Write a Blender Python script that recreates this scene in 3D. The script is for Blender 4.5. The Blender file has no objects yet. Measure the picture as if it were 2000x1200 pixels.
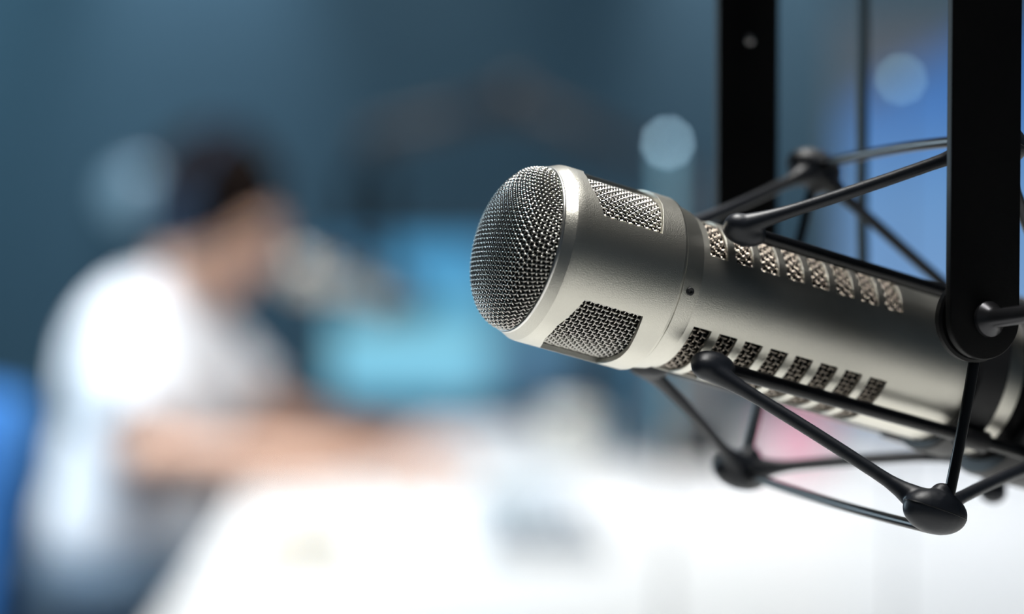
import bpy, bmesh, math, random
from mathutils import Vector, Matrix, noise
random.seed(7)
PI = math.pi
S = bpy.context.scene
C = S.collection

# ------------------------------------------------------------------ camera, exposure, world, lights
CAMH = 1.22
PITCH = math.radians(2.4)
F = 4722.0
camd = bpy.data.cameras.new('camera')
camd.lens = 85; camd.sensor_width = 36; camd.sensor_fit = 'HORIZONTAL'
camd.clip_start = 0.05; camd.clip_end = 50
camd.dof.use_dof = True
camd.dof.focus_distance = 0.709
camd.dof.aperture_fstop = 3.3
camd.dof.aperture_blades = 9
camd.dof.aperture_rotation = 0.2
cam = bpy.data.objects.new('camera', camd)
cam.location = (0, 0, CAMH); cam.rotation_euler = (PI/2 - PITCH, 0, 0)
C.objects.link(cam); S.camera = cam
S.view_settings.view_transform = 'Standard'
S.view_settings.look = 'None'
S.view_settings.gamma = 1
S.view_settings.use_curve_mapping = False
S.view_settings.exposure = 0.0
w = bpy.data.worlds.new('world'); S.world = w; w.use_nodes = True
w.node_tree.nodes['Background'].inputs[0].default_value = (.45, .62, .8, 1)
w.node_tree.nodes['Background'].inputs[1].default_value = .05

def area(name, loc, sx, sy, watts, col, spread=180, rot=(0, 0, 0)):
    l = bpy.data.lights.new(name, 'AREA'); l.shape = 'RECTANGLE'; l.size = sx; l.size_y = sy
    l.energy = watts; l.color = col; l.spread = math.radians(spread)
    o = bpy.data.objects.new(name, l); o.location = loc; o.rotation_euler = rot; C.objects.link(o); return o
def spot(name, loc, target, watts, col, size, blend=.8, rad=.05):
    l = bpy.data.lights.new(name, 'SPOT'); l.energy = watts; l.color = col
    l.spot_size = math.radians(size); l.spot_blend = blend; l.shadow_soft_size = rad
    o = bpy.data.objects.new(name, l); o.location = loc
    o.rotation_euler = (Vector(target) - Vector(loc)).to_track_quat('-Z', 'Y').to_euler(); C.objects.link(o); return o
PANELS = [(0.15, 1.0, .6, 1.0, 19, (1, .985, .95)), (.45, 3.6, 1.1, .7, 19, (1, 1, 1)), (-1.15, 3.4, .6, .6, 26, (.92, .96, 1))]
for k, (x, y, sx, sy, wt, col) in enumerate(PANELS):
    area('panel_light', (x, y, 2.925), sx, sy, wt, col, 78 if k == 2 else 100)
area('window_daylight', (-3.28, 3.3, 1.75), 1.7, 1.3, 64, (.66, .86, 1), 160, (0, -PI/2, 0))
WASH = [(-.76, 5.70, 125, (.8, .9, 1), 38), (-.22, 5.72, 26, (1, .97, .95), 34), (.55, 5.70, 105, (.95, .95, 1), 32), (1.0, 5.6, 60, (1, .97, .95), 40), (-1.75, 4.8, 60, (.55, .88, 1), 66)]
for x, y, wt, col, cone in WASH:
    spot('wall_washer_light', (x, y+.03, 2.82), (x, 6.0, 1.85), wt, col, cone, 1)

# ------------------------------------------------------------------ view frame helpers
fw = Vector((0, math.cos(PITCH), -math.sin(PITCH)))
dn = Vector((0, -math.sin(PITCH), -math.cos(PITCH)))
rt = Vector((1, 0, 0))
def cs(x, y, z): return Vector((0, 0, CAMH)) + rt*x + dn*y + fw*z     # right, down, forward -> world
def W(px, py, d): return cs((px-1000)/F*d, (py-600)/F*d, d)

# ------------------------------------------------------------------ materials
def mat(name, col, rough=.5, metal=0, emit=None, estr=0, bump=0, bscale=200, var=0, vscale=8, spec=.5, coat=0, sheen=0):
    m = bpy.data.materials.new(name); m.use_nodes = True
    nt = m.node_tree; b = nt.nodes['Principled BSDF']
    b.inputs['Base Color'].default_value = (*col, 1)
    b.inputs['Roughness'].default_value = rough
    b.inputs['Metallic'].default_value = metal
    b.inputs['Specular IOR Level'].default_value = spec
    b.inputs['Coat Weight'].default_value = coat
    b.inputs['Sheen Weight'].default_value = sheen
    tc = nt.nodes.new('ShaderNodeTexCoord')
    if var:
        n = nt.nodes.new('ShaderNodeTexNoise'); n.inputs['Scale'].default_value = vscale; n.inputs['Detail'].default_value = 4
        r = nt.nodes.new('ShaderNodeMapRange'); r.inputs[3].default_value = 1-var; r.inputs[4].default_value = 1+var
        x = nt.nodes.new('ShaderNodeMix'); x.data_type = 'RGBA'; x.blend_type = 'MULTIPLY'; x.inputs[0].default_value = 1
        nt.links.new(tc.outputs['Object'], n.inputs['Vector']); nt.links.new(n.outputs[0], r.inputs[0])
        x.inputs[6].default_value = (*col, 1); nt.links.new(r.outputs[0], x.inputs[7])
        nt.links.new(x.outputs[2], b.inputs['Base Color'])
    if bump:
        n = nt.nodes.new('ShaderNodeTexNoise'); n.inputs['Scale'].default_value = bscale; n.inputs['Detail'].default_value = 3
        bp = nt.nodes.new('ShaderNodeBump'); bp.inputs['Strength'].default_value = bump; bp.inputs['Distance'].default_value = .0005
        nt.links.new(tc.outputs['Object'], n.inputs['Vector']); nt.links.new(n.outputs[0], bp.inputs['Height'])
        nt.links.new(bp.outputs[0], b.inputs['Normal'])
    if emit:
        b.inputs['Emission Color'].default_value = (*emit, 1); b.inputs['Emission Strength'].default_value = estr
    return m
M = {}
M['shell'] = mat('satin_nickel', (.70, .68, .61), .31, 1, bump=.22, bscale=3200, var=.03, vscale=900)
M['bevel'] = mat('bright_nickel_edge', (.80, .79, .75), .28, 1)
M['wire'] = mat('steel_wire', (.62, .60, .56), .12, 1)
M['slot_wire'] = mat('bronze_tinted_wire', (.40, .35, .30), .10, 1)
M['foam'] = mat('black_foam', (.004, .004, .004), .95, bump=.5, bscale=900)
M['rubber'] = mat('black_rubber', (.012, .015, .022), .42, bump=.05, bscale=1500, spec=.45)
M['rod'] = mat('black_coated_rod', (.003, .0035, .005), .3, spec=.4)
M['yoke'] = mat('black_powder_coat', (.0015, .0015, .002), .5, bump=.1, bscale=1800, spec=.18)
M['chrome'] = mat('dark_chrome', (.35, .35, .36), .25, 1)
M['plastic'] = mat('black_plastic', (.01, .01, .012), .5)

# ------------------------------------------------------------------ object helpers
def link(o, parent=None):
    C.objects.link(o)
    if parent is not None: o.parent = parent
    return o
def tag(o, label=None, cat=None, group=None, kind=None):
    if label: o['label'] = label
    if cat: o['category'] = cat
    if group: o['group'] = group
    if kind: o['kind'] = kind
    return o
def empty(name, loc, label, cat, group=None, rot=None):
    o = bpy.data.objects.new(name, None); o.empty_display_size = .02
    o.location = loc
    if rot is not None: o.rotation_euler = rot
    link(o); return tag(o, label, cat, group)
def obj(name, bm, m, parent=None, smooth=True, mods=None, label=None):
    """bm is in the parent's local space (or world for a top-level mesh)"""
    me = bpy.data.meshes.new(name)
    bmesh.ops.recalc_face_normals(bm, faces=bm.faces)
    bm.to_mesh(me); bm.free()
    if smooth: me.polygons.foreach_set('use_smooth', [True]*len(me.polygons))
    me.materials.append(m)
    o = bpy.data.objects.new(name, me); link(o, parent)
    if label: o['label'] = label
    return o
def bake(o):
    dg = bpy.context.evaluated_depsgraph_get(); dg.update()
    me = bpy.data.meshes.new_from_object(o.evaluated_get(dg))
    o.modifiers.clear(); old = o.data; o.data = me; bpy.data.meshes.remove(old)
    me.name = o.name
    return o
def frame_at(d, up=None):
    d = d.normalized()
    up = up or (Vector((0, 0, 1)) if abs(d.z) < .9 else Vector((1, 0, 0)))
    x = d.cross(up).normalized(); y = d.cross(x).normalized()
    return x, y
def smooth_path(pts, n=6):
    P = [Vector(p) for p in pts]; P = [P[0]*2-P[1]] + P + [P[-1]*2-P[-2]]
    out = []
    for i in range(1, len(P)-2):
        for k in range(n):
            t = k/n
            a, b, c, d = P[i-1], P[i], P[i+1], P[i+2]
            out.append(.5*((2*b)+(c-a)*t+(2*a-5*b+4*c-d)*t*t+(3*b-a-3*c+d)*t**3))
    out.append(P[-2]); return out
def tube(bm, pts, r, sides=10, caps=True):
    pts = [Vector(p) for p in pts]
    rs = r if isinstance(r, (list, tuple)) else [r]*len(pts)
    rings = []; x = None
    for i, p in enumerate(pts):
        d = (pts[min(i+1, len(pts)-1)] - pts[max(i-1, 0)]).normalized()
        if x is None: x, y = frame_at(d)
        else:
            x = (x - d*x.dot(d)).normalized(); y = d.cross(x)
        rings.append([bm.verts.new(p + (x*math.cos(2*PI*k/sides) + y*math.sin(2*PI*k/sides))*rs[i]) for k in range(sides)])
    for a, b in zip(rings, rings[1:]):
        for k in range(sides): bm.faces.new((a[k], a[(k+1) % sides], b[(k+1) % sides], b[k]))
    if caps: bm.faces.new(rings[0]); bm.faces.new(rings[-1][::-1])
    return bm
def box(bm, c, s, rot=None, bev=0):
    r = bmesh.ops.create_cube(bm, size=1)
    T = Matrix.Translation(Vector(c)) @ ((rot.to_4x4()) if rot is not None else Matrix.Identity(4)) @ Matrix.Diagonal((s[0], s[1], s[2], 1))
    bmesh.ops.transform(bm, matrix=T, verts=r['verts'])
    if bev:
        es = list({e for v in r['verts'] for e in v.link_edges})
        bmesh.ops.bevel(bm, geom=es, offset=bev, segments=3, affect='EDGES', profile=.5)
    return bm
def ell(bm, c, r, rot=None, seg=24):
    q = bmesh.ops.create_uvsphere(bm, u_segments=seg, v_segments=seg//2, radius=1)
    T = Matrix.Translation(Vector(c)) @ ((rot.to_4x4()) if rot is not None else Matrix.Identity(4)) @ Matrix.Diagonal((r[0], r[1], r[2], 1))
    bmesh.ops.transform(bm, matrix=T, verts=q['verts']); return bm
def lathe(bm, prof, org=(0, 0, 0), ax=(0, 0, 1), seg=48, close=False):
    """prof: list of (t along ax, radius)"""
    ax = Vector(ax).normalized(); x, y = frame_at(ax); org = Vector(org)
    rings = []
    for t, r in prof:
        if r < 1e-6: rings.append([bm.verts.new(org+ax*t)])
        else: rings.append([bm.verts.new(org+ax*t+(x*math.cos(2*PI*k/seg)+y*math.sin(2*PI*k/seg))*r) for k in range(seg)])
    pairs = list(zip(rings, rings[1:])) + ([(rings[-1], rings[0])] if close else [])
    for a, b in pairs:
        for k in range(seg):
            k2 = (k+1) % seg
            if len(a) == 1 and len(b) == 1: continue
            if len(a) == 1: bm.faces.new((a[0], b[k2], b[k]))
            elif len(b) == 1: bm.faces.new((a[k], a[k2], b[0]))
            else: bm.faces.new((a[k], a[k2], b[k2], b[k]))
    return bm
def blob(name, bm, voxel, m, parent=None, it=6, fac=.5, label=None):
    """fuse overlapping closed shapes into one continuous skin"""
    o = obj(name, bm, m, None)
    r = o.modifiers.new('r', 'REMESH'); r.mode = 'VOXEL'; r.voxel_size = voxel; r.use_smooth_shade = True
    s = o.modifiers.new('s', 'SMOOTH'); s.factor = fac; s.iterations = it
    bake(o)
    o.data.polygons.foreach_set('use_smooth', [True]*len(o.data.polygons))
    if not o.data.materials: o.data.materials.append(m)
    if parent is not None: o.parent = parent
    if label: o['label'] = label
    return o
def sharp(o, ang=35):
    for p in o.data.polygons: p.use_smooth = True
    o.data.set_sharp_from_angle(angle=math.radians(ang))
    return o
def copy_tree(o, parent=None, top=True):
    c = o.copy(); C.objects.link(c)
    if parent is not None: c.parent = parent
    for ch in list(o.children): copy_tree(ch, c, False)
    return c

# ------------------------------------------------------------------ the room
def teal_wall(name, base, k=.16, panel=1.2):
    m = bpy.data.materials.new(name); m.use_nodes = True; nt = m.node_tree; b = nt.nodes['Principled BSDF']
    b.inputs['Roughness'].default_value = .9; b.inputs['Specular IOR Level'].default_value = .15
    tc = nt.nodes.new('ShaderNodeTexCoord'); n = nt.nodes.new('ShaderNodeTexNoise'); n.inputs['Scale'].default_value = 60
    n.inputs['Detail'].default_value = 5
    r = nt.nodes.new('ShaderNodeMapRange'); r.inputs[3].default_value = 1-k; r.inputs[4].default_value = 1+k
    x = nt.nodes.new('ShaderNodeMix'); x.data_type = 'RGBA'; x.blend_type = 'MULTIPLY'; x.inputs[0].default_value = 1
    nt.links.new(tc.outputs['Object'], n.inputs['Vector']); nt.links.new(n.outputs[0], r.inputs[0])
    x.inputs[6].default_value = (*base, 1); nt.links.new(r.outputs[0], x.inputs[7]); nt.links.new(x.outputs[2], b.inputs['Base Color'])
    return m
M['wall'] = teal_wall('teal_fabric_wall', (.082, .152, .205))
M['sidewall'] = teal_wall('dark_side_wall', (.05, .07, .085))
M['ceiling'] = mat('dark_acoustic_ceiling', (.05, .055, .06), .95, var=.15, vscale=40)
M['floor'] = mat('grey_carpet', (.05, .065, .08), .95, var=.3, vscale=300)
def slab(name, c, s, m):
    o = obj(name, box(bmesh.new(), c, s), m, smooth=False); o['kind'] = 'structure'; return o
slab('floor', (0, 2.5, -.05), (7.2, 8.2, .1), M['floor'])
slab('ceiling', (0, 2.5, 3.05), (7.2, 8.2, .1), M['ceiling'])
slab('wall_back', (0, 6.05, 1.5), (7, .1, 3), M['wall'])
slab('wall_left', (-3.45, 2.5, 1.5), (.1, 7, 3), M['sidewall'])
slab('wall_right', (3.45, 2.5, 1.5), (.1, 7, 3), M['sidewall'])
slab('baseboard_back', (0, 5.985, .05), (6.8, .03, .1), M['sidewall'])
slab('trim_1', (1.37, 5.97, 1.5), (.12, .06, 2.99), mat('pale_grey_post', (.42, .40, .38), .5))

o = obj('window_1', box(bmesh.new(), (-3.385, 3.3, 1.75), (.02, 1.7, 1.3)), mat('daylit_blind', (.8, .8, .8), .6, emit=(.66, .86, 1), estr=.9), smooth=False); o['kind'] = 'structure'
bm = bmesh.new()
for y_, z_, ly, lz in ((3.3, 2.43, 1.86, .08), (3.3, 1.07, 1.86, .08), (2.41, 1.75, .08, 1.3), (4.19, 1.75, .08, 1.3)): box(bm, (-3.375, y_, z_), (.05, ly, lz))
o = obj('trim_2', bm, M['sidewall'], smooth=False); o['kind'] = 'structure'
# ceiling fixtures (the room's lamps)
M['fixture'] = mat('white_fixture', (.7, .7, .7), .4)
plab = ['long white ceiling light panel over the near end of the desk', 'wide white ceiling light panel over the middle of the desk',
        'cool white ceiling light panel above the seated person']
for k, (x, y, sx, sy, wt, col) in enumerate(PANELS):
    t = empty('ceiling_light', (x, y, 3.0), plab[k], 'ceiling light', 'ceiling light panels')
    bm = bmesh.new(); e = .02
    for dx, dy, lx, ly in ((0, sy/2+e/2, sx+2*e, e), (0, -sy/2-e/2, sx+2*e, e), (sx/2+e/2, 0, e, sy), (-sx/2-e/2, 0, e, sy)):
        box(bm, (dx, dy, -.035), (lx, ly, .07))
    obj('frame', bm, M['fixture'], t, False)
    obj('diffuser', box(bmesh.new(), (0, 0, -.05), (sx, sy, .02)), mat('lit_diffuser', (.8, .8, .8), .6, emit=col, estr=2.5), t, False)
for k, (x, y, wt, col, cone) in enumerate(WASH):
    t = empty('ceiling_spotlight', (x, y, 3.0), ['blue tinted', 'small grey', 'brighter grey', 'rightmost', 'leftmost'][k] + ' ceiling spotlight washing the back wall', 'spotlight', 'wall washing spotlights')
    obj('mount', lathe(bmesh.new(), [(0, 0), (0, .04), (-.03, .04), (-.03, 0)], ax=(0, 0, 1), seg=20), M['plastic'], t)
    obj('housing', lathe(bmesh.new(), [(0, .0), (0, .045), (.1, .05), (.1, .044), (.03, .04), (.03, 0)], org=(0, -.02, -.05), ax=(0, .3, -1), seg=24), M['plastic'], t)

# ------------------------------------------------------------------ THE MICROPHONE
A = Vector((.896, .251, .366)).normalized()                     # axis: right, down, forward
N = Vector((-A.z, 0, A.x)).normalized()
V = A.cross(N)
if V.y < 0: V = -V
C0 = (( 27)/F*.72, (487-600)/F*.72, .72)
def cdir(v): return rt*v.x + dn*v.y + fw*v.z
ex, ey, ez = cdir(-N), cdir(V), cdir(A)
R3 = Matrix((ex, ey, ez)).transposed()
MIC = Matrix.Translation(cs(*C0)) @ R3.to_4x4()
MICI = MIC.inverted()
def L(px, py, d): return MICI @ W(px, py, d)
def pol(r, phi, t):                                            # phi in degrees, 0 faces the camera, + downwards
    a = math.radians(phi); return Vector((r*math.cos(a), r*math.sin(a), t))

mic = empty('microphone', MIC.translation, 'large satin nickel broadcast microphone in sharp focus, held in a black shock mount', 'microphone',
            'broadcast microphones', R3.to_euler())

# -- front grille: woven wire dome
Rd, Hd, Pd = .0247, .0126, 2.25
prof = []; s = 0; last = None
for i in range(401):
    th = i/400*PI/2
    r = Rd*math.sin(th)**(2/Pd); z = -Hd*math.cos(th)**(2/Pd)
    if last: s += math.hypot(r-last[0], z-last[1])
    prof.append((s, r, z)); last = (r, z)
Smax = s
def dome_pt(u, v, off):
    rho = math.hypot(u, v); q = min(rho, Smax)
    lo, hi = 0, 400
    while hi-lo > 1:
        md = (lo+hi)//2
        if prof[md][0] <= q: lo = md
        else: hi = md
    a, b = prof[lo], prof[hi]; f = (q-a[0])/max(1e-9, b[0]-a[0])
    r = a[1]+(b[1]-a[1])*f; z = a[2]+(b[2]-a[2])*f
    dr, dz = b[1]-a[1], b[2]-a[2]; l = math.hypot(dr, dz) or 1
    nr, nz = -dz/l, dr/l                                        # outward: (+r, -z)
    if nz > 0: nr, nz = -nr, -nz
    r += -nr*off if nr < 0 else nr*off; z += nz*off
    z += max(0, rho-Smax)
    c, sn = (u/rho, v/rho) if rho > 1e-9 else (1, 0)
    return Vector((r*c, r*sn, z))
pitch = .00138
bm = bmesh.new(); nw = int(Smax/pitch)+1; SUB = 4
for direction in (0, 1):
    for i in range(-nw, nw+1):
        c = i*pitch
        if abs(c) > Smax: continue
        ext = math.sqrt(max(0, (Smax+.0008)**2 - c*c))
        k0 = -int(ext/pitch*SUB); pts = []
        for k in range(k0, -k0+1):
            a = k/SUB
            off = .00032*math.cos(PI*(a+i)) * (1 if direction == 0 else -1)
            u, v = (a*pitch, c) if direction == 0 else (c, a*pitch)
            pts.append(dome_pt(u, v, off))
        if len(pts) > 3: tube(bm, pts, .00028, 8, False)
obj('front_grille', bm, M['wire'], mic, label='domed woven wire front grille')
bm = bmesh.new()
lathe(bm, [(p[2]+.0009, max(0, p[1]-.0009)) for p in prof[::20]] + [(.004, Rd-.001)], seg=64)
obj('grille_foam', bm, M['foam'], mic)

# -- head shell: explicit (t, phi) sheet with cut windows, then thickened
def band(name, profile, cols, isopen, m, thick, phi_edges, tfun, parent, bev=.00025):
    """cols: column keys; tfun(key, phi) -> t ; profile(t) -> r ; isopen(ci, phi_mid) -> bool"""
    bm = bmesh.new(); nphi = len(phi_edges); grid = []
    for ph in phi_edges:
        grid.append([bm.verts.new(pol(profile(tfun(k, ph)), ph, tfun(k, ph))) for k in cols])
    for i in range(nphi):
        j = (i+1) % nphi
        a = phi_edges[i]; b = phi_edges[j] + (360 if j == 0 else 0)
        for c in range(len(cols)-1):
            if isopen(c, (a+b)/2): continue
            bm.faces.new((grid[i][c], grid[i][c+1], grid[j][c+1], grid[j][c]))
    for v in [v for v in bm.verts if not v.link_faces]: bm.verts.remove(v)
    o = obj(name, bm, m, None)
    # normals outward
    me = o.data
    p = me.polygons[0]; ctr = p.center
    if p.normal.dot(Vector((ctr.x, ctr.y, 0))) < 0: me.flip_normals()
    so = o.modifiers.new('so', 'SOLIDIFY'); so.thickness = thick; so.offset = -1
    be = o.modifiers.new('be', 'BEVEL'); be.width = bev; be.segments = 3; be.limit_method = 'ANGLE'; be.angle_limit = math.radians(40)
    bake(o); sharp(o, 13); o.parent = parent
    return o
HALF = 27.5
def inwin(ph):
    q = (ph+60) % 120 - 60                                     # solid bands are centred on 0, 120, 240
    return abs(q) > HALF
def dwin(ph):
    q = (ph+60) % 120 - 60
    return min(1, max(0, (abs(q)-HALF)/(60-HALF)))
edges = []
for b in (0, 120, 240):
    edges += [b-HALF, b-18, b-9, b, b+9, b+18, b+HALF] + [b+HALF+k*(120-2*HALF)/12 for k in range(1, 12)]
edges = sorted(e % 360 for e in edges)
# fine angular subdivision so the shell is round
def refine(es, n=3):
    out = []
    for i, e in enumerate(es):
        nx = es[(i+1) % len(es)] + (360 if i == len(es)-1 else 0)
        out += [e+(nx-e)*k/n for k in range(n)]
    return out
edges = refine(edges)
TH = .0405
def hprof(t):
    P = [(0, .0255), (.0035, .02705), (.0045, .0272), (TH-.0012, .0272), (TH-.0005, .0270), (TH, .0264), (TH+.0004, .0260), (TH+.006, .0249)]
    if t <= 0: return P[0][1]
    for (a, ra), (b, rb) in zip(P, P[1:]):
        if t <= b: return ra+(rb-ra)*(t-a)/(b-a)
    return P[-1][1]
hc = ['a0', 'a1', 'a2', 'a3', 'L', 'R', 'z1', 'z2', 'z3', 'z4', 'z5', 'z6']
def ht(k, ph):
    d = dwin(ph) if inwin(ph) else 0
    return {'a0': 0, 'a1': .0035, 'a2': .0047, 'a3': .0062, 'L': .0121-.0036*min(1, d*1.35), 'R': .0313+.0016*min(1, d*1.2),
            'z1': .036, 'z2': TH-.0012, 'z3': TH-.0005, 'z4': TH, 'z5': TH+.0004, 'z6': TH+.006}[k]
head = band('head_shell', hprof, hc, lambda c, ph: c == 4 and inwin(ph), M['shell'], .0016, edges, ht, mic)
# bright front lip that holds the dome
bm = bmesh.new(); lathe(bm, [(-.0006, .0251), (-.0006, .0253), (-.0002, .0256), (.0004, .02565), (.0008, .0252), (.0010, .0251)], seg=128, close=True)
obj('grille_rim', bm, M['bevel'], mic, label='thin bright rim around the dome')
# -- weaves behind windows
def weave(name, rm, p0, p1, t0, t1, pitch, wr, amp, parent, m=None):
    bm = bmesh.new()
    dphi = math.degrees(pitch/rm)
    n1 = int((p1-p0)/dphi); n2 = int((t1-t0)/pitch)
    for j in range(n1+1):
        ph = p0+j*dphi; pts = []
        for k in range(n2*4+1):
            t = t0+k/4*pitch
            pts.append(pol(rm+amp*math.cos(PI*(k/4+j)), ph, t))
        tube(bm, pts, wr, 6, False)
    for j in range(n2+1):
        t = t0+j*pitch; pts = []
        for k in range(n1*4+1):
            pts.append(pol(rm-amp*math.cos(PI*(k/4+j)), p0+k/4*dphi, t))
        tube(bm, pts, wr, 6, False)
    return obj(name, bm, m or M['wire'], parent)
for b in (60, 180, 300):
    weave('window_screen', .0249, b-34, b+34, .0066, .0345, .00142, .00030, .00034, mic)
bm = bmesh.new(); lathe(bm, [(.003, .0), (.003, .0237), (.044, .0237), (.044, 0)], seg=64)
obj('inner_foam', bm, M['foam'], mic)
# -- set screw on the rear taper of the head
sp = pol(.02555, 4, .0436); sd = pol(1, 4, 0).normalized()
bm = bmesh.new(); lathe(bm, [(-.0004, .0), (-.0004, .00125), (.0004, .00125), (.0006, .0010), (.0006, .00055), (-.0003, .0005), (-.0003, 0)], org=sp, ax=sd, seg=20)
obj('set_screw', bm, M['plastic'], mic, label='tiny black hex set screw')
# -- body tube with slots
TB0, TB1 = .0455, .1640
nsl = 8; sl0, slp, slw = .0497, .00888, .0060
bcols = [TB0, TB0+.0012, TB0+.0020]
for i in range(nsl): bcols += [sl0+i*slp, sl0+i*slp+slw]
bcols += [.13, .145, TB1]
def bprof(t):
    return .0243-.0005*min(1, max(0, (t-TB0)/.002))
def bopen(c, ph): return 3 <= c < 3+2*nsl and (c-3) % 2 == 0 and inwin(ph)
band('body_tube', bprof, bcols, bopen, M['shell'], .0010, edges, lambda k, ph: k, mic, bev=.00018)
for b in (60, 180, 300):
    weave('slot_screen', .0222, b-33.5, b+33.5, sl0-.0008, sl0+7*slp+slw+.001, .00176, .00032, .00040, mic, M['slot_wire'])
bm = bmesh.new(); lathe(bm, [(.0445, .0), (.0445, .0212), (.160, .0212), (.160, 0)], seg=48)
obj('body_foam', bm, M['foam'], mic)
# -- tail
bm = bmesh.new(); lathe(bm, [(.1640, 0), (.1640, .0236), (.1652, .0246), (.172, .0248), (.200, .0236), (.206, .020), (.2065, .0105), (.215, .0105), (.215, 0)], seg=64)
sharp(obj('tail_cap', bm, M['yoke'], mic, label='black tail cap'))

# ------------------------------------------------------------------ SHOCK MOUNT
mount = empty('shock_mount', MIC.translation, 'black shock mount with rubber bands and flat yoke arms cradling the sharp microphone', 'shock mount', 'microphone shock mounts', R3.to_euler())
FZ = .1155
K = {'nl': Vector((.0585, .0482, FZ+.0055)), 'fl': Vector((-.0545, .0445, FZ)), 'fu': Vector((-.052, -.0605, FZ)), 'nu': Vector((.056, -.063, FZ))}
RX, RY = .0215, -.0208
I = {'nl': (RX, -RY), 'fl': (-RX, -RY), 'fu': (-RX, RY), 'nu': (RX, RY)}
TF, TR = .0575, .178
# cradle rods
for k in ('nu', 'nl', 'fu', 'fl'):
    x, y = I[k]
    bm = bmesh.new(); tube(bm, [(x, y, TF-.002), (x, y, TR+.004)], .0021, 16)
    sharp(obj('cradle_rod', bm, M['rod'], mount))
# clamp collar round the body with lugs for the rods
bm = bmesh.new()
lathe(bm, [(.1462, .0240), (.1462, .0262), (.1470, .0270), (.1560, .0270), (.1568, .0262), (.1568, .0240)], seg=96, close=True)
for x, y in I.values():
    lathe(bm, [(0, 0), (0, .0034), (.0106, .0034), (.0106, 0)], org=(x, y, .1462), ax=(0, 0, 1), seg=20)
sharp(obj('clamp_collar', bm, M['plastic'], mount))
bm = bmesh.new()
lathe(bm, [(.1685, .0252), (.1685, .0290), (.1700, .0300), (.1900, .0300), (.1915, .0290), (.1915, .0252)], seg=96, close=True)
sharp(obj('rear_collar', bm, M['plastic'], mount))
# rubber elastics: one moulded piece per corner
def taper_tube(bm, a, b, r0, rm, r1, n=20, sag=None, blend=.24):
    pts, rs = [], []
    for i in range(n+1):
        f = i/n; p = a.lerp(b, f)
        if sag is not None: p = p + sag*math.sin(PI*f)
        e0 = max(0, 1-f/blend); e1 = max(0, 1-(1-f)/blend)
        pts.append(p); rs.append(rm+(r0-rm)*e0*e0+(r1-rm)*e1*e1)
    tube(bm, pts, rs, 14)
def ori(d):
    d = d.normalized(); x, y = frame_at(d); return Matrix((x, y, d)).transposed()
for k in ('nl', 'nu', 'fl', 'fu'):
    n_ = K[k]; x, y = I[k]; fr = Vector((x, y, TF)); rr = Vector((x, y, TR))
    out = Vector((x, y, 0)).normalized()
    fa = fr + out*.0022; ra = rr+out*.0022
    bm = bmesh.new()
    taper_tube(bm, fa, n_, .0036, .00205, .0070, sag=Vector((0, 0, 0))-out*.0012)
    taper_tube(bm, ra, n_, .0036, .00205, .0070, sag=Vector((0, 0, 0))-out*.0012)
    # end caps over the rod ends
    ell(bm, fr+Vector((0, 0, .0010)), (.0045, .0045, .0074)); ell(bm, fr+out*.0014+Vector((0, 0, -.001)), (.0040, .0040, .0054))
    ell(bm, rr, (.0045, .0045, .0074))
    # corner node, long axis along the cradle
    ell(bm, n_+Vector((0, 0, .000)), (.0064, .0067, .0106))
    up = -1 if k[1] == 'l' else 1
    ell(bm, n_+Vector((-.001 if k[0] == 'n' else .001, up*.0052, .0016)), (.0034, .0038, .0038))
    o = blob('elastic_band', bm, .00055, M['rubber'], mount, it=8)
    # moulded seam line
    bm = bmesh.new(); pts = []
    for q in range(41):
        a = 2*PI*q/40
        pts.append(n_+Vector((math.cos(a)*.00625, math.sin(a)*.0008-.0006, math.sin(a)*.01045)))
    tube(bm, pts, .00016, 6, False); obj('seam', bm, M['rod'], o)
# outer frame rods through the nodes
def rod(a, b, r=.00165, bow=None, e0=0, e1=0):
    pts = [a.lerp(b, i/12)+(bow*math.sin(PI*i/12) if bow is not None else Vector((0, 0, 0))) for i in range(13)]
    bm = bmesh.new(); tube(bm, pts, r, 14); return sharp(obj('frame_rod', bm, M['rod'], mount))
rod(K['nl']+Vector((.0, -.003, .0035)), K['nu']+Vector((0, .004, .001)), .0017, Vector((.002, 0, .0012)))
rod(K['fl']+Vector((0, -.004, .001)), K['fu']+Vector((0, .004, .001)), .0017)
rod(K['fl']+Vector((.003, .001, 0)), K['nl']+Vector((-.003, .0050, .001)), .0015, Vector((0, .0008, 0)))
rod(K['fu']+Vector((.003, -.001, 0)), K['nu']+Vector((-.003, -.001, 0)), .0017, Vector((0, -.0015, 0)))
# knob at the rear underside of the cradle
kp = L(1945, 930, .815)
bm = bmesh.new(); ell(bm, kp+Vector((0, .001, 0)), (.0042, .0075, .0042)); ell(bm, kp+Vector((0, .0055, 0)), (.0048, .0042, .0048))
tube(bm, [kp, kp+Vector((.004, -.012, .002)), kp+Vector((.012, -.026, .006))], .0030, 12)
blob('clamp_knob', bm, .0006, M['rubber'], mount)

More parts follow.
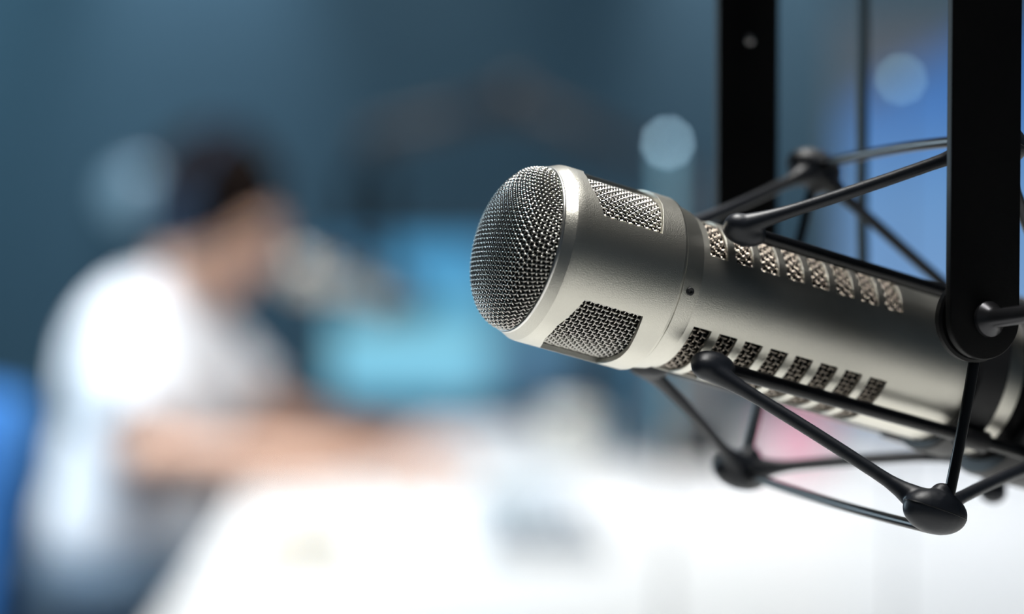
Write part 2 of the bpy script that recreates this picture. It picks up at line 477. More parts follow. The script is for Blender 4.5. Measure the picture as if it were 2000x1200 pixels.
# yoke (upright U bracket) : frame given in world axes, built in mount-local space
Xa = cdir(Vector((A.x, 0, A.z)).normalized()); Na = cdir(N); Up = Vector((0, 0, 1))
def loc(p): return MICI @ p
P1 = W(1919, 624, .700)
YW = .0234
def arm(name, off, h, rad, th, hole=False):
    """flat bar, round lower end, in the plane Xa/Up; off = distance along N from P1"""
    bm = bmesh.new(); outline = []
    for k in range(33):
        a = PI + PI*k/32; outline.append((math.cos(a)*rad, math.sin(a)*rad))
    outline += [(rad, h), (-rad, h)]
    f, bk = [], []
    for (x, z) in outline:
        f.append(bm.verts.new(loc(P1+Na*(off-th/2)+Xa*x+Up*z)))
        bk.append(bm.verts.new(loc(P1+Na*(off+th/2)+Xa*x+Up*z)))
    bm.faces.new(f); bm.faces.new(bk[::-1]); n = len(f)
    for i in range(n): bm.faces.new((f[i], f[(i+1) % n], bk[(i+1) % n], bk[i]))
    o = obj(name, bm, M['yoke'], None)
    be = o.modifiers.new('b', 'BEVEL'); be.width = .0004; be.segments = 3; be.limit_method = 'ANGLE'; be.angle_limit = .7
    bake(o); sharp(o, 40); o.parent = mount; return o
arm('yoke_arm', 0, .165, YW/2, .0030)
arm('yoke_arm', .1465, .165, YW/2, .0030)
bm = bmesh.new()
mid = P1+Na*.0733+Up*.1665
box(bm, (0, 0, 0), (YW, .1495, .003))
Ry = Matrix((Xa, Na, Up)).transposed()
bmesh.ops.transform(bm, matrix=MICI @ (Matrix.Translation(mid) @ Ry.to_4x4()), verts=bm.verts)
obj('yoke_bridge', bm, M['yoke'], mount, False)
for off, s_ in ((0, 1), (.1465, -1)):
    c = P1+Na*(off+s_*.0045)
    bm = bmesh.new(); lathe(bm, [(-.0016, 0), (-.0016, .0118), (-.0010, .0126), (.0010, .0126), (.0016, .0118), (.0016, 0)], org=(0, 0, 0), seg=64)
    bmesh.ops.transform(bm, matrix=MICI @ (Matrix.Translation(c) @ Na.to_track_quat('Z', 'Y').to_matrix().to_4x4()), verts=bm.verts)
    sharp(obj('washer', bm, M['yoke'], mount))
    # pivot block gripping the upright frame rod
    bm = bmesh.new(); lathe(bm, [(0, 0), (0, .0046), (.0075, .0046), (.0075, 0)], seg=32)
    bmesh.ops.transform(bm, matrix=MICI @ (Matrix.Translation(c+Na*s_*.0012) @ (Na*s_).to_track_quat('Z', 'Y').to_matrix().to_4x4()), verts=bm.verts)
    sharp(obj('pivot_block', bm, M['yoke'], mount))
bm = bmesh.new(); lathe(bm, [(0, 0), (0, .0052), (.0012, .0052), (.0032, .0034), (.0045, .0027), (.026, .0025), (.0264, .007), (.034, .007), (.0345, .0062), (.0345, 0)], seg=32)
bmesh.ops.transform(bm, matrix=MICI @ (Matrix.Translation(P1-Na*.0012+Xa*.001+Up*.0) @ (-Na+Up*.10+Xa*.15).to_track_quat('Z', 'Y').to_matrix().to_4x4()), verts=bm.verts)
sharp(obj('thumb_screw', bm, mat('worn_black_steel', (.05, .05, .055), .3, .6), mount))
bm = bmesh.new(); lathe(bm, [(0, .0), (0, .0018), (.0006, .0016), (.0008, 0)], seg=20)
bmesh.ops.transform(bm, matrix=MICI @ (Matrix.Translation(P1+Na*.1446+Up*.0955) @ (-Na).to_track_quat('Z', 'Y').to_matrix().to_4x4()), verts=bm.verts)
obj('bolt', bm, M['chrome'], mount)
# yoke stem and boom tube rising out of frame
bm = bmesh.new(); tube(bm, [loc(mid), loc(mid+Up*.03)], .008, 24); sharp(obj('swivel_stem', bm, M['yoke'], mount))

t = empty('boom_arm', mid+Up*.0305, 'black boom arm tube carrying the near shock mount from above', 'boom arm')
bm = bmesh.new(); tube(bm, [(0, 0, 0), (0, 0, .05), (.0, 0, .05)], .012, 24); obj('swivel_head', bm, M['yoke'], t)
bm = bmesh.new(); tube(bm, [(0, 0, .04), (.5, .1, .35), (1.1, .22, .30)], .011, 20); obj('tube', bm, M['yoke'], t)

# microphone cable hanging behind the cradle and curling to the tail
bm = bmesh.new()
tail = MIC @ Vector((0, 0, .216))
cp = [W(1688, -260, .86), W(1687, 0, .86), W(1686, 250, .86), W(1687, 480, .86), W(1700, 640, .862), W(1790, 760, .862), W(1960, 830, .845), tail+cdir(A)*.045, tail+cdir(A)*.02, tail]
tube(bm, smooth_path(cp, 8), .0019, 12)
tag(obj('microphone_cable', bm, mat('dark_cable', (.012, .025, .03), .5)), 'thin dark cable hanging straight down behind the near microphone', 'cable')

# ------------------------------------------------------------------ DESK
DZ = .78
bm = bmesh.new()
outl = [(-.33, -.5), (-.375, 2.4), (-.40, 3.4), (-.435, 3.95), (-.50, 4.95), (2.3, 4.95), (2.3, -.5)]
desk = empty('studio_desk', (.9, 2.2, 0), 'large white studio desk running under the near microphone towards the back wall', 'desk')
def dl(x, y, z): return (x-.9, y-2.2, z)
top = [bm.verts.new(dl(x, y, DZ)) for x, y in outl]; bot = [bm.verts.new(dl(x, y, DZ-.035)) for x, y in outl]
bm.faces.new(top); bm.faces.new(bot[::-1])
for i in range(len(top)): bm.faces.new((top[i], top[(i+1) % len(top)], bot[(i+1) % len(top)], bot[i]))
M['desk'] = mat('white_laminate', (.80, .80, .785), .38, var=.02, vscale=6)
M['metal'] = mat('grey_metal', (.35, .37, .39), .4, .7)
o = obj('desktop', bm, M['desk'], desk, False)
be = o.modifiers.new('b', 'BEVEL'); be.width = .004; be.segments = 2
for x, y in ((-.25, 4.7), (2.1, 4.7), (2.1, -.3), (-.2, -.3), (-.22, 2.3)):
    b_ = bmesh.new(); box(b_, dl(x, y, (DZ-.035)/2), (.07, .07, DZ-.035), bev=.006); obj('leg', b_, M['metal'], desk, False)
def on_desk(px, py): # point of the desk top seen at a pixel
    d = ((DZ-CAMH)) ; v_ = rt*((px-1000)/F)+dn*((py-600)/F)+fw
    return Vector((0, 0, CAMH)) + v_*(d/v_.z)

# ------------------------------------------------------------------ MONITOR
def screen_mat(name, fn):
    m = bpy.data.materials.new(name); m.use_nodes = True; nt = m.node_tree; b = nt.nodes['Principled BSDF']
    b.inputs['Base Color'].default_value = (.01, .01, .01, 1); b.inputs['Roughness'].default_value = .3
    tc = nt.nodes.new('ShaderNodeTexCoord'); sp_ = nt.nodes.new('ShaderNodeSeparateXYZ'); nt.links.new(tc.outputs['Object'], sp_.inputs[0])
    fn(nt, sp_, b); return m
def ramp(nt, src, lo, hi, stops, interp='LINEAR'):
    mr = nt.nodes.new('ShaderNodeMapRange'); mr.inputs[1].default_value = lo; mr.inputs[2].default_value = hi; nt.links.new(src, mr.inputs[0])
    r = nt.nodes.new('ShaderNodeValToRGB'); r.color_ramp.interpolation = interp
    while len(r.color_ramp.elements) < len(stops): r.color_ramp.elements.new(.5)
    for e, (p, c) in zip(r.color_ramp.elements, stops): e.position = p; e.color = (*c, 1)
    nt.links.new(mr.outputs[0], r.inputs[0]); return r.outputs[0]
def mon_fn(nt, s_, b):
    # x: -.24..+.24, z: -.15..+.15 : window panes of an editing program
    left = ramp(nt, s_.outputs['Z'], -.152, .152, [(0, (.10, .42, .66)), (.12, (.14, .50, .74)), (.16, (.26, .66, .84)), (.36, (.26, .66, .84)), (.40, (.12, .44, .62)), (.62, (.12, .40, .58)), (.66, (.08, .36, .62)), (.97, (.06, .32, .60)), (1, (.03, .08, .12))])
    right = ramp(nt, s_.outputs['Z'], -.152, .152, [(0, (.05, .13, .22)), (.3, (.05, .15, .26)), (.45, (.07, .2, .3)), (1, (.05, .13, .24))])
    k = ramp(nt, s_.outputs['X'], -.245, .245, [(0, (0, 0, 0)), (.57, (0, 0, 0)), (.68, (1, 1, 1)), (1, (1, 1, 1))])
    mx = nt.nodes.new('ShaderNodeMix'); mx.data_type = 'RGBA'
    nt.links.new(k, mx.inputs[0]); nt.links.new(left, mx.inputs[6]); nt.links.new(right, mx.inputs[7])
    nt.links.new(mx.outputs[2], b.inputs['Emission Color']); b.inputs['Emission Strength'].default_value = 1.0
mc = W(893, 622, 4.62)
monitor = empty('computer_monitor', (mc.x, mc.y, DZ), 'blue lit computer monitor standing on the desk behind the near microphone', 'monitor', rot=(0, 0, math.radians(-4)))
hz = mc.z-DZ
b_ = bmesh.new(); box(b_, (0, .012, hz), (.50, .03, .322), bev=.006); obj('housing', b_, M['plastic'], monitor)
b_ = bmesh.new(); box(b_, (0, 0, 0), (.48, .004, .302)); so = obj('screen', b_, screen_mat('editing_program_screen', mon_fn), monitor, False, label='screen showing a blue and cyan program'); so.location = (0, -.0045, hz)
b_ = bmesh.new(); box(b_, (0, .05, hz*.5), (.05, .02, hz), bev=.004); obj('stand', b_, M['metal'], monitor)
b_ = bmesh.new(); box(b_, (0, .06, .006), (.22, .16, .012), bev=.004); obj('foot', b_, M['metal'], monitor)

# black speaker beside the monitor
sc_ = W(1156, 742, 4.45)
spk = empty('desk_speaker', (sc_.x, sc_.y, DZ), 'narrow black loudspeaker on the desk right of the monitor', 'speaker')
b_ = bmesh.new(); box(b_, (0, 0, .075), (.075, .10, .15), bev=.005); obj('cabinet', b_, M['plastic'], spk)
b_ = bmesh.new(); lathe(b_, [(0, 0), (.004, .016), (.004, .026), (0, .028)], org=(0, -.051, .05), ax=(0, -1, 0), seg=28); obj('woofer', b_, M['rubber'], spk)
b_ = bmesh.new(); lathe(b_, [(0, 0), (.003, .010), (.003, .014), (0, .015)], org=(0, -.051, .115), ax=(0, -1, 0), seg=20); obj('tweeter', b_, M['rubber'], spk)

# ------------------------------------------------------------------ BLUE WALL SCREEN right
def wall_fn(nt, s_, b):
    c = ramp(nt, s_.outputs['Z'], -.44, .44, [(0, (.10, .18, .33)), (.25, (.18, .33, .58)), (.62, (.13, .29, .56)), (.8, (.07, .2, .5)), (1, (.04, .13, .36))])
    # diagonal edge of the picture: above it a grey field
    ma = nt.nodes.new('ShaderNodeMath'); ma.operation = 'MULTIPLY_ADD'; ma.inputs[1].default_value = -.62
    nt.links.new(s_.outputs['X'], ma.inputs[0]); nt.links.new(s_.outputs['Z'], ma.inputs[2])
    k = ramp(nt, ma.outputs[0], .44, .50, [(0, (0, 0, 0)), (1, (1, 1, 1))])
    mx = nt.nodes.new('ShaderNodeMix'); mx.data_type = 'RGBA'; nt.links.new(k, mx.inputs[0]); nt.links.new(c, mx.inputs[6]); mx.inputs[7].default_value = (.085, .105, .13, 1)
    nt.links.new(mx.outputs[2], b.inputs['Emission Color']); b.inputs['Emission Strength'].default_value = 1.0
wl = W(1650, 890, 5.3); wr = W(2200, 100, 5.3)
wx0, wx1 = wl.x, wr.x; wz0, wz1 = wl.z, W(1590, 40, 5.3).z
ws = empty('display_screen', ((wx0+wx1)/2, wl.y, 0), 'large upright screen showing blue with a grey diagonal corner, behind the shock mount', 'screen')
b_ = bmesh.new(); box(b_, (0, .02, (wz0+wz1)/2), (wx1-wx0+.03, .035, wz1-wz0+.03), bev=.004); obj('housing', b_, M['metal'], ws, False)
b_ = bmesh.new(); box(b_, (0, 0, 0), (wx1-wx0, .004, wz1-wz0)); o = obj('screen', b_, screen_mat('blue_display', wall_fn), ws, False); o.location = (0, 0, (wz0+wz1)/2)
for sx in (-.15, .15):
    b_ = bmesh.new(); box(b_, (sx, .03, wz0/2), (.04, .03, wz0), bev=.003); obj('leg', b_, M['metal'], ws)
b_ = bmesh.new(); box(b_, (0, .03, .015), (.55, .4, .03), bev=.006); obj('base', b_, M['metal'], ws)

# ------------------------------------------------------------------ added stands whose glowing tips stand in for blurred highlights
def add_glint(p, lab, col, estr, polemat, pr_, tip, grp='glowing highlight stand-ins'):
    t = empty('glint_stand', (p.x, p.y, DZ), lab, 'glint stand', grp)
    h = p.z-DZ
    b_ = bmesh.new(); lathe(b_, [(0, 0), (0, .045), (.008, .045), (.012, .038), (.013, 0)], seg=32); obj('base', b_, M['metal'], t)
    cut = .25 if pr_ > .002 else .011
    b_ = bmesh.new(); tube(b_, [(0, 0, cut), (0, 0, h-tip)], pr_, 12); obj('pole', b_, polemat, t)
    if pr_ > .002:
        b_ = bmesh.new(); tube(b_, [(0, 0, .01), (0, 0, cut)], pr_*.9, 12); obj('lower_pole', b_, M['fixture'], t, label='white lower half of the pole')
    b_ = bmesh.new(); ell(b_, (0, 0, h), (tip, tip, tip)); obj('glow_tip', b_, mat('tip_glow', (.5, .5, .5), .4, emit=col, estr=estr), t)
add_glint(W(1304, 279, 2.02), 'slim blue-grey stand with a made-up glowing tip as highlight, behind the near microphone head', (.42, .66, .82), 9, mat('blue_steel', (.22, .50, .66), .6, 0), .0045, .0038)
add_glint(W(1760, 155, 1.83), 'made-up thin dark stand with a glowing tip as highlight in front of the blue screen', (.32, .62, .75), 4.5, M['plastic'], .0012, .0034)

# ------------------------------------------------------------------ dark box and items on the desk
dp = on_desk(1330, 925); 
eq = empty('equipment_rack', (dp.x+.025, dp.y+.12, DZ), 'low charcoal equipment case on the desk below the near microphone', 'equipment case')
b_ = bmesh.new(); box(b_, (0, 0, .085), (.135, .2, .17), bev=.006); obj('case', b_, mat('charcoal_case', (.025, .03, .033), .5), eq)
b_ = bmesh.new(); box(b_, (0, -.102, .125), (.12, .006, .04), bev=.002); obj('front_panel', b_, M['metal'], eq, label='grey metal front panel')
dp = on_desk(1243, 905)
b_ = bmesh.new(); box(b_, (0, 0, .10), (.045, .22, .20), bev=.004)
o = tag(obj('file_box', b_, mat('blue_card', (.05, .17, .28), .6)), 'upright blue file box left of the charcoal equipment case', 'file box'); o.location = (dp.x, dp.y+.12, DZ)

def sheets(px, py, sx, sy, rz, n, m, lab, grp=None, name='paper_sheet', th=.0006):
    p = on_desk(px, py)
    b_ = bmesh.new(); box(b_, (0, 0, n*th/2), (sx, sy, n*th))
    o = tag(obj(name, b_, m, None, False), lab, 'paper', grp); o.location = (p.x, p.y, DZ+.0005); o.rotation_euler = (0, 0, rz); return o
M['paper'] = mat('white_paper', (.88, .89, .92), .7); M['paper2'] = mat('greyish_paper', (.62, .66, .68), .7)
M['cool'] = mat('pale_blue_paper', (.70, .78, .86), .7)
sheets(915, 868, .20, .22, .1, 20, M['paper'], 'thick white paper pile on the desk between the hands and the mug', th=.0012, name='paper_stack')
sheets(1060, 935, .10, .16, -.2, 3, M['cool'], 'pale blue loose sheet lying right of the white paper pile')
sheets(1330, 1000, .21, .20, .3, 2, M['paper'], 'white sheet in front of the charcoal equipment case')
sheets(1690, 1010, .20, .12, -.25, 2, M['paper2'], 'greyish sheet under the lower rubber bands of the near mount')
sheets(820, 1170, .2, .1, .3, 2, M['cool'], 'pale sheet at the bottom edge in front of the yellow pen')

# mixing console
mp = on_desk(1040, 1030)
mx_ = empty('mixing_console', (mp.x, mp.y, DZ), 'flat grey mixing console lying on the white desk below the paper pile', 'mixing console', rot=(0, 0, math.radians(3)))
b_ = bmesh.new(); box(b_, (0, 0, .010), (.155, .62, .02), bev=.004); obj('body', b_, mat('pale_grey_console', (.50, .54, .58), .5), mx_)
b_ = bmesh.new(); box(b_, (.0, -.24, .0215), (.13, .10, .003)); obj('fader_panel', b_, mat('dark_fader_panel', (.20, .24, .26), .5), mx_, False, label='dark strip of faders')
b_ = bmesh.new(); box(b_, (-.02, .16, .0215), (.10, .2, .003)); obj('meter_panel', b_, mat('mid_grey_panel', (.25, .32, .35), .5), mx_, False, label='grey meter strip')
for k in range(5):
    b_ = bmesh.new(); box(b_, (-.05+k*.025, -.24+.02*math.sin(k*2), .027), (.010, .018, .010), bev=.002); obj('fader', b_, M['plastic'], mx_)
for k in range(5):
    b_ = bmesh.new(); lathe(b_, [(0, 0), (0, .006), (.012, .005), (.012, 0)], org=(-.05+k*.025, -.08, .02), seg=16); obj('knob', b_, M['plastic'], mx_)

# dark notepad with a yellow marker
kp_ = on_desk(605, 1062)
b_ = bmesh.new(); box(b_, (0, 0, .004), (.085, .10, .008), bev=.002)
o = tag(obj('notepad', b_, mat('grey_blue_cover', (.22, .30, .33), .6)), 'small grey-blue notepad behind the yellow marker', 'notepad'); o.location = (kp_.x, kp_.y+.03, DZ)
yp = on_desk(605, 1085)
mk = empty('marker_pen', (yp.x, yp.y, DZ), 'yellow marker pen lying on the white desk near its left edge', 'pen', rot=(0, 0, math.radians(-6)))
b_ = bmesh.new(); tube(b_, [(-.07, 0, .0105), (.030, 0, .0105)], .0105, 16); obj('barrel', b_, mat('yellow_plastic', (.50, .30, .01), .4), mk)
b_ = bmesh.new(); tube(b_, [(.030, 0, .011), (.055, 0, .011)], .011, 16); obj('cap', b_, mat('ochre_plastic', (.5, .36, .10), .4), mk)

def mug(px, py, r, h, m, lab, cat, handle=1):
    p = on_desk(px, py)
    t = empty('mug', (p.x, p.y, DZ), lab, cat)
    b_ = bmesh.new(); lathe(b_, [(0, 0), (0, r*.85), (.006, r*.95), (h, r), (h, r-.003), (.008, r*.88), (.008, 0)], seg=40); obj('body', b_, m, t)
    if handle:
        b_ = bmesh.new(); tube(b_, smooth_path([(r*.93, 0, h*.8), (r+.018, 0, h*.78), (r+.024, 0, h*.5), (r+.014, 0, h*.25), (r*.9, 0, h*.2)], 5), .0045, 10); obj('handle', b_, m, t)
mug(1105, 905, .040, .095, mat('cream_ceramic', (.74, .76, .72), .3), 'cream coloured mug on the desk left of the blue file box', 'mug')
mug(1560, 930, .048, .098, mat('pink_ceramic', (.80, .42, .52), .4), 'pink mug on the desk seen under the near microphone', 'mug', 0)

# ------------------------------------------------------------------ SECOND MICROPHONE (far, by the mouth)
D2 = 3.86
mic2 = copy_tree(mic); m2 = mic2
tgt = W(573, 528, D2)
for c_ in mic2.children:  # front highlight painted in: paler foam and brighter wire on this copy
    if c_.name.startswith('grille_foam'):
        c_.data = c_.data.copy(); c_.data.materials[0] = mat('highlight_foam', (.8, .78, .72), .9); c_['label'] = 'foam behind the grille, painted pale to stand in for a highlight'
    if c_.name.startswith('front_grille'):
        c_.data = c_.data.copy(); c_.data.materials[0] = mat('highlight_wire', (.9, .88, .82), .35, 1)
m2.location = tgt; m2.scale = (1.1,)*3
m2['label'] = 'blurred pale microphone in front of the seated person\'s mouth'
mount2 = copy_tree(mount); mount2.location = tgt; mount2.scale = (1.1,)*3
mount2['label'] = 'blurred dark shock mount holding the far microphone at the person\'s mouth'
for o in (mic, mic2): o['group'] = 'broadcast microphones'
for o in (mount, mount2): o['group'] = 'microphone shock mounts'
off = (MICI @ mid)
mid2 = tgt + R3 @ (off*1.1)
bt = empty('boom_arm', mid2+Vector((0, 0, .0335)), 'blurred dark jointed boom arm reaching to the far microphone', 'boom arm')
M['arm'] = mat('brown_grey_arm', (.016, .014, .015), .5)
q1 = W(1000, 195, 4.1)-bt.location; q2 = W(1330, 330, 4.3)-bt.location; q3 = Vector((q2.x+.02, q2.y, DZ+.001-bt.location.z))
b_ = bmesh.new(); tube(b_, [(0, 0, 0), (0, 0, .03)], .012, 16); obj('swivel', b_, M['arm'], bt)
b_ = bmesh.new(); tube(b_, [(0, 0, .02), q1], .017, 16); obj('upper_tube', b_, M['arm'], bt)
b_ = bmesh.new(); tube(b_, [q1, q2], .017, 16); obj('lower_tube', b_, M['arm'], bt)
b_ = bmesh.new(); ell(b_, q1, (.035, .03, .035)); obj('elbow_joint', b_, M['arm'], bt)
b_ = bmesh.new(); tube(b_, [q2, q3], .018, 16); obj('post', b_, M['arm'], bt)

# ------------------------------------------------------------------ PERSON seated at the left
M['skin'] = mat('skin', (.66, .41, .30), .5, bump=.1, bscale=400)
M['tee'] = mat('white_cotton', (.82, .84, .87), .85, bump=.3, bscale=500)
M['jeans'] = mat('faded_jeans', (.13, .19, .25), .85, bump=.3, bscale=700)
M['hair'] = mat('dark_brown_hair', (.008, .005, .004), .9, spec=.05, bump=.8, bscale=300)
pel = W(215, 1120, 3.9)
per = empty('person', (pel.x, pel.y, 0), 'person in a white t-shirt and headphones seated at the desk, leaning to the far microphone', 'person')
po = per.location
def wl_(px, py, d): return W(px, py, d)-po
neck = wl_(365, 582, 3.9); hd = wl_(425, 418, 3.88)
chest = wl_(300, 745, 3.9); belly = wl_(275, 960, 3.9); pv = wl_(245, 1110, 3.9)
rs = wl_(242, 665, 3.76); ls = wl_(408, 700, 4.04)
re = wl_(292, 905, 3.66); le = wl_(548, 832, 4.05)
rwr = wl_(690, 905, 3.74); rwr.z = DZ+.045
lwr = wl_(770, 870, 3.98); lwr.z = DZ+.05
# head axes: facing mostly +x, bowed
hy, hp = math.radians(-22), math.radians(24)
HF = Matrix.Rotation(hy, 3, 'Z') @ Matrix.Rotation(hp, 3, 'Y')
def hq(x, y, z): return hd + HF @ Vector((x, y, z))
bm = bmesh.new()
ell(bm, hd, (.098, .076, .112), HF, 32)                                  # skull
ell(bm, hq(.030, 0, -.070), (.056, .052, .056), HF)                       # jaw
ell(bm, hq(.066, 0, -.098), (.022, .026, .018), HF)                       # chin
tube(bm, [hq(.094, 0, .005), hq(.112, 0, -.022), hq(.118, 0, -.038), hq(.100, 0, -.044)], [.008, .011, .015, .008], 12)  # nose
ell(bm, hq(.094, 0, -.066), (.010, .024, .007), HF); ell(bm, hq(.092, 0, -.076), (.010, .021, .007), HF)                 # lips
for s_ in (-1, 1):
    ell(bm, hq(.084, s_*.032, .014), (.014, .026, .008), HF)               # brow
    ell(bm, hq(-.004, s_*.080, -.018), (.018, .009, .032), HF)             # ear
    ell(bm, hq(.072, s_*.040, -.035), (.022, .020, .022), HF)              # cheek
tube(bm, [neck+Vector((-.02, 0, -.07)), neck, hq(-.015, 0, -.075)], [.075, .058, .056], 20)
sh = (ls-rs).normalized()
TQ = Matrix((Vector((sh.y, -sh.x, 0)).normalized(), Vector((-Vector((sh.y, -sh.x, 0)).normalized().y, Vector((sh.y, -sh.x, 0)).normalized().x, 0)), Vector((0, 0, 1)))).transposed()
ell(bm, chest, (.10, .155, .15), TQ); ell(bm, belly, (.10, .135, .15), TQ); ell(bm, pv, (.12, .155, .11), TQ)
def limb(bm, a, b, r0, r1, n=8, bulge=.0):
    pts = [a.lerp(b, i/n) for i in range(n+1)]
    tube(bm, pts, [r0+(r1-r0)*i/n+bulge*math.sin(PI*i/n) for i in range(n+1)], 16)
def hand(bm, wr, d, curl=.25, side=1, sc=1.0, palm_down=True):
    """palm with four unequal bent fingers and a side thumb; d = pointing direction"""
    d = d.normalized(); up = Vector((0, 0, 1)); x = d; y = up.cross(d).normalized(); z = x.cross(y)
    Rm = Matrix((x, y, z)).transposed()
    pc = wr + x*.052*sc
    ell(bm, pc, (.050*sc, .040*sc, .015*sc), Rm)
    for k, (yy, ln) in enumerate(((.030, .070), (.010, .080), (-.010, .074), (-.029, .058))):
        p = wr + x*.090*sc + y*yy*side*sc; a = .15; pts = [p]; ang = 0
        for seg_ in (.45, .30, .25):
            ang += curl*(1+k*.15); dd = x*math.cos(ang) - z*math.sin(ang) + y*(yy*1.5*side)
            p = p + dd*ln*seg_*sc; pts.append(p)
        tube(bm, pts, [.0092*sc, .0088*sc, .0080*sc, .0066*sc], 10); ell(bm, pts[-1], (.0068*sc,)*3)
    p = wr + x*.030*sc + y*.030*side*sc; pts = [p]
    for dd, l in ((x*.6+y*.75*side-z*.1, .036), (x*.85+y*.45*side-z*.25, .030), (x*.95+y*.15*side-z*.35, .022)):
        p = p+dd.normalized()*l*sc; pts.append(p)
    tube(bm, pts, [.013*sc, .0105*sc, .0095*sc, .0075*sc], 10); ell(bm, pts[-1], (.0078*sc,)*3)
limb(bm, rs, re, .052, .042); ell(bm, re, (.043,)*3); limb(bm, re, rwr, .043, .027, bulge=.004)
limb(bm, ls, le, .050, .041); ell(bm, le, (.042,)*3); limb(bm, le, lwr, .042, .027, bulge=.004)
hand(bm, rwr, Vector((1, .12, -.10)), .28, 1); hand(bm, lwr, Vector((1, -.25, -.12)), .3, -1)
RY_ = Vector((0, 1, 0))
kR = pv+Vector((.43, -.10, -.04)); kL = pv+Vector((.42, .13, -.04))
aR = kR+Vector((-.04, -.02, 0)); aR.z = .09; aL = kL+Vector((.0, .03, 0)); aL.z = .09
limb(bm, pv+Vector((0, -.09, -.02)), kR, .080, .058); limb(bm, kR, aR, .055, .038)
limb(bm, pv+Vector((0, .09, -.02)), kL, .080, .058); limb(bm, kL, aL, .055, .038)
blob('body', bm, .0042, M['skin'], per, it=3)
# shirt
bm = bmesh.new()
ell(bm, chest, (.130, .180, .175), TQ, 32); ell(bm, belly+Vector((.0, 0, .02)), (.130, .160, .19), TQ, 32); ell(bm, (pv+belly)/2, (.140, .165, .16), TQ, 32)
ell(bm, chest.lerp(neck, .45), (.10, .135, .085), TQ, 32)
ell(bm, rs, (.072, .072, .072)); ell(bm, ls, (.068, .068, .068))
limb(bm, rs, rs.lerp(re, .70), .070, .066); limb(bm, ls, ls.lerp(le, .62), .066, .062)
tube(bm, [chest.lerp(neck, .55), neck+Vector((-.004, 0, -.018))], [.12, .068], 20)
blob('t_shirt', bm, .007, M['tee'], per, it=5)
bm = bmesh.new()
ell(bm, pv+Vector((0, 0, -.02)), (.145, .175, .115), TQ, 32)
for s_, kk, aa in ((-1, kR, aR), (1, kL, aL)):
    limb(bm, pv+Vector((0, s_*.09, -.02)), kk, .094, .074); ell(bm, kk, (.074,)*3); limb(bm, kk, aa, .072, .058)
blob('jeans', bm, .008, M['jeans'], per, it=4)
bm = bmesh.new()
ell(bm, hq(-.018, 0, .022), (.110, .092, .118), HF, 32); ell(bm, hq(.034, 0, .070), (.050, .066, .044), HF); ell(bm, hq(-.060, 0, -.035), (.052, .066, .058), HF)
blob('hair', bm, .005, M['hair'], per, it=3)
for s_ in (-1, 1):
    b_ = bmesh.new(); ell(b_, hq(.086, s_*.030, -.004), (.009, .012, .009), HF, 16); obj('eye', b_, mat('eye_white', (.5, .5, .5), .2), per)
    b_ = bmesh.new(); a_ = aR if s_ < 0 else aL
    ell(b_, Vector((a_.x+.07, a_.y, .052)), (.135, .048, .050)); ell(b_, Vector((a_.x+.0, a_.y, .075)), (.058, .045, .055)); 
    for v_ in b_.verts: v_.co.z = max(v_.co.z, .004)
    obj('shoe', b_, mat('dark_shoe', (.03, .03, .035), .5), per)
# headphones
hp_ = empty('headphones', po+hd, 'navy over-ear headphones worn by the seated person', 'headphones')
M['navy'] = mat('navy_plastic', (.006, .020, .045), .6, spec=.2)
b_ = bmesh.new(); pts = []
for k in range(25):
    a = PI*k/24; pts.append(HF @ Vector((-.012-.01*math.sin(a), math.cos(a)*.101, math.sin(a)*.150-.010)))
tube(b_, pts, .0095, 10); obj('headband', b_, M['navy'], hp_)
for s_ in (-1, 1):
    b_ = bmesh.new(); ell(b_, HF @ Vector((-.010, s_*.104, -.020)), (.043, .021, .050), HF); obj('ear_cup', b_, M['navy'], hp_)
    b_ = bmesh.new(); ell(b_, HF @ Vector((-.010, s_*.089, -.020)), (.040, .013, .047), HF); obj('ear_pad', b_, M['rubber'], hp_)

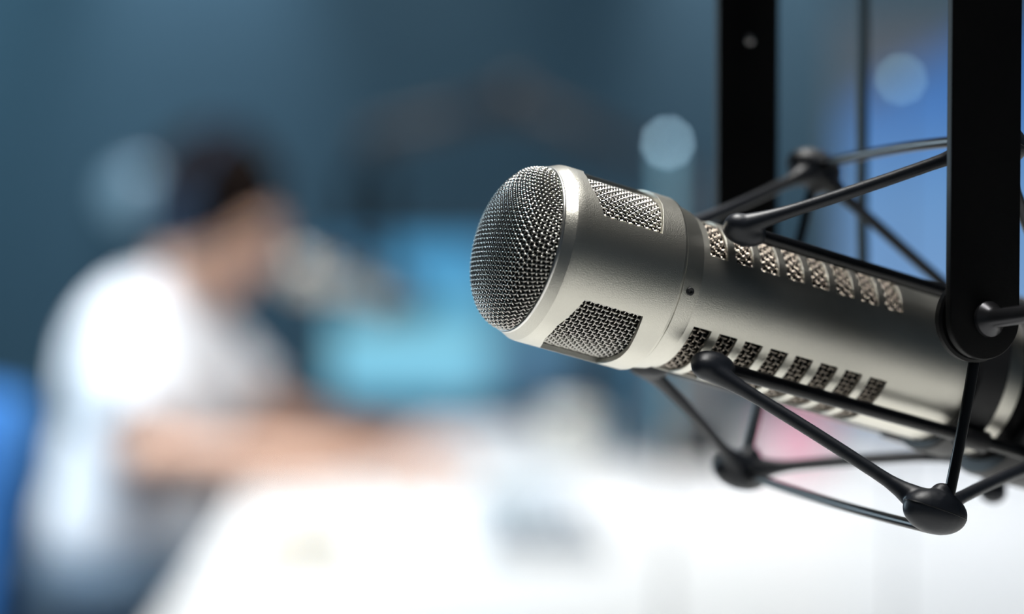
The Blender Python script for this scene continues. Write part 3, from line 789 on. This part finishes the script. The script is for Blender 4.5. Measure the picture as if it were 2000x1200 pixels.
# the person's chair
def office_chair(x, y, rz, m, lab, seat_z=.47, backh=.55, grp='studio chairs', sy=.46):
    t = empty('office_chair', (x, y, 0), lab, 'chair', grp, rot=(0, 0, rz))
    b_ = bmesh.new(); box(b_, (0, 0, seat_z-.035), (.44, sy, .07), bev=.028); obj('seat', b_, m, t)
    b_ = bmesh.new()
    N_ = 12; grid = []
    for side in (0, 1):
        g = []
        for i in range(N_+1):
            row = []
            for j in range(N_+1):
                u = j/N_*2-1; v = i/N_
                wd = (.20+.03*math.sin(PI*v))*(1-.35*max(0, v-.75)**1.2*2); yy = u*wd
                xx = -.235-.06*v+.05*(u*u)+(-.045 if side else 0)
                row.append(b_.verts.new((xx, yy, seat_z+.10+backh*v-(.02*u*u if v > .9 else 0))))
            g.append(row)
        grid.append(g)
    for side in (0, 1):
        g = grid[side]
        for i in range(N_):
            for j in range(N_): b_.faces.new((g[i][j], g[i][j+1], g[i+1][j+1], g[i+1][j]))
    per_ = [(0, j) for j in range(N_+1)]+[(i, N_) for i in range(1, N_+1)]+[(N_, j) for j in range(N_-1, -1, -1)]+[(i, 0) for i in range(N_-1, 0, -1)]
    for k in range(len(per_)):
        a, c = per_[k], per_[(k+1) % len(per_)]
        b_.faces.new((grid[0][a[0]][a[1]], grid[0][c[0]][c[1]], grid[1][c[0]][c[1]], grid[1][a[0]][a[1]]))
    obj('backrest', b_, m, t)
    b_ = bmesh.new(); tube(b_, smooth_path([(-.10, 0, seat_z-.08), (-.30, 0, seat_z-.06), (-.33, 0, seat_z+.15), (-.32, 0, seat_z+.25)], 5), .018, 12); obj('back_support', b_, M['plastic'], t)
    b_ = bmesh.new(); tube(b_, [(0, 0, .09), (0, 0, seat_z-.07)], .028, 16); obj('gas_column', b_, M['metal'], t)
    for k in range(5):
        a = 2*PI*k/5+.3; dx, dy = math.cos(a), math.sin(a)
        b_ = bmesh.new(); tube(b_, [(0, 0, .11), (dx*.29, dy*.29, .07)], [.026, .016], 10); g_ = obj('leg', b_, M['plastic'], t)
        b_ = bmesh.new(); lathe(b_, [(-.02, 0), (-.02, .027), (.02, .027), (.02, 0)], org=(dx*.29, dy*.29, .029), ax=(-dy, dx, 0), seg=16); obj('castor', b_, M['rubber'], g_)
    return t
office_chair(po.x-.02, po.y, math.radians(-4), mat('dark_blue_seat_fabric', (.03, .05, .075), .9), 'dark office chair under the seated person in the white t-shirt', seat_z=.50, backh=.20, sy=.46)
bc = W(-75, 1000, 3.1)
office_chair(bc.x-.28, bc.y+.12, math.radians(215), mat('bright_blue_fabric', (.003, .11, .34), .8), 'bright blue office chair at the left edge of the photo', seat_z=.46, backh=.40)

# made-up glowing disc standing in for a pale blurred highlight
p = W(262, 385, 5.95)
t = empty('wall_glow', (p.x, 5.998, p.z), 'dim round wall lamp on the teal wall left of the person\'s head', 'glowing disc')
b_ = bmesh.new(); lathe(b_, [(0, 0), (0, .075), (.02, .075), (.02, 0)], ax=(0, -1, 0), seg=40); obj('housing', b_, M['metal'], t)
b_ = bmesh.new(); lathe(b_, [(.02, .070), (.032, .062), (.040, .03), (.041, 0)], ax=(0, -1, 0), seg=40); obj('diffuser', b_, mat('glow_disc', (.3, .45, .55), .5, emit=(.30, .52, .66), estr=.2), t)
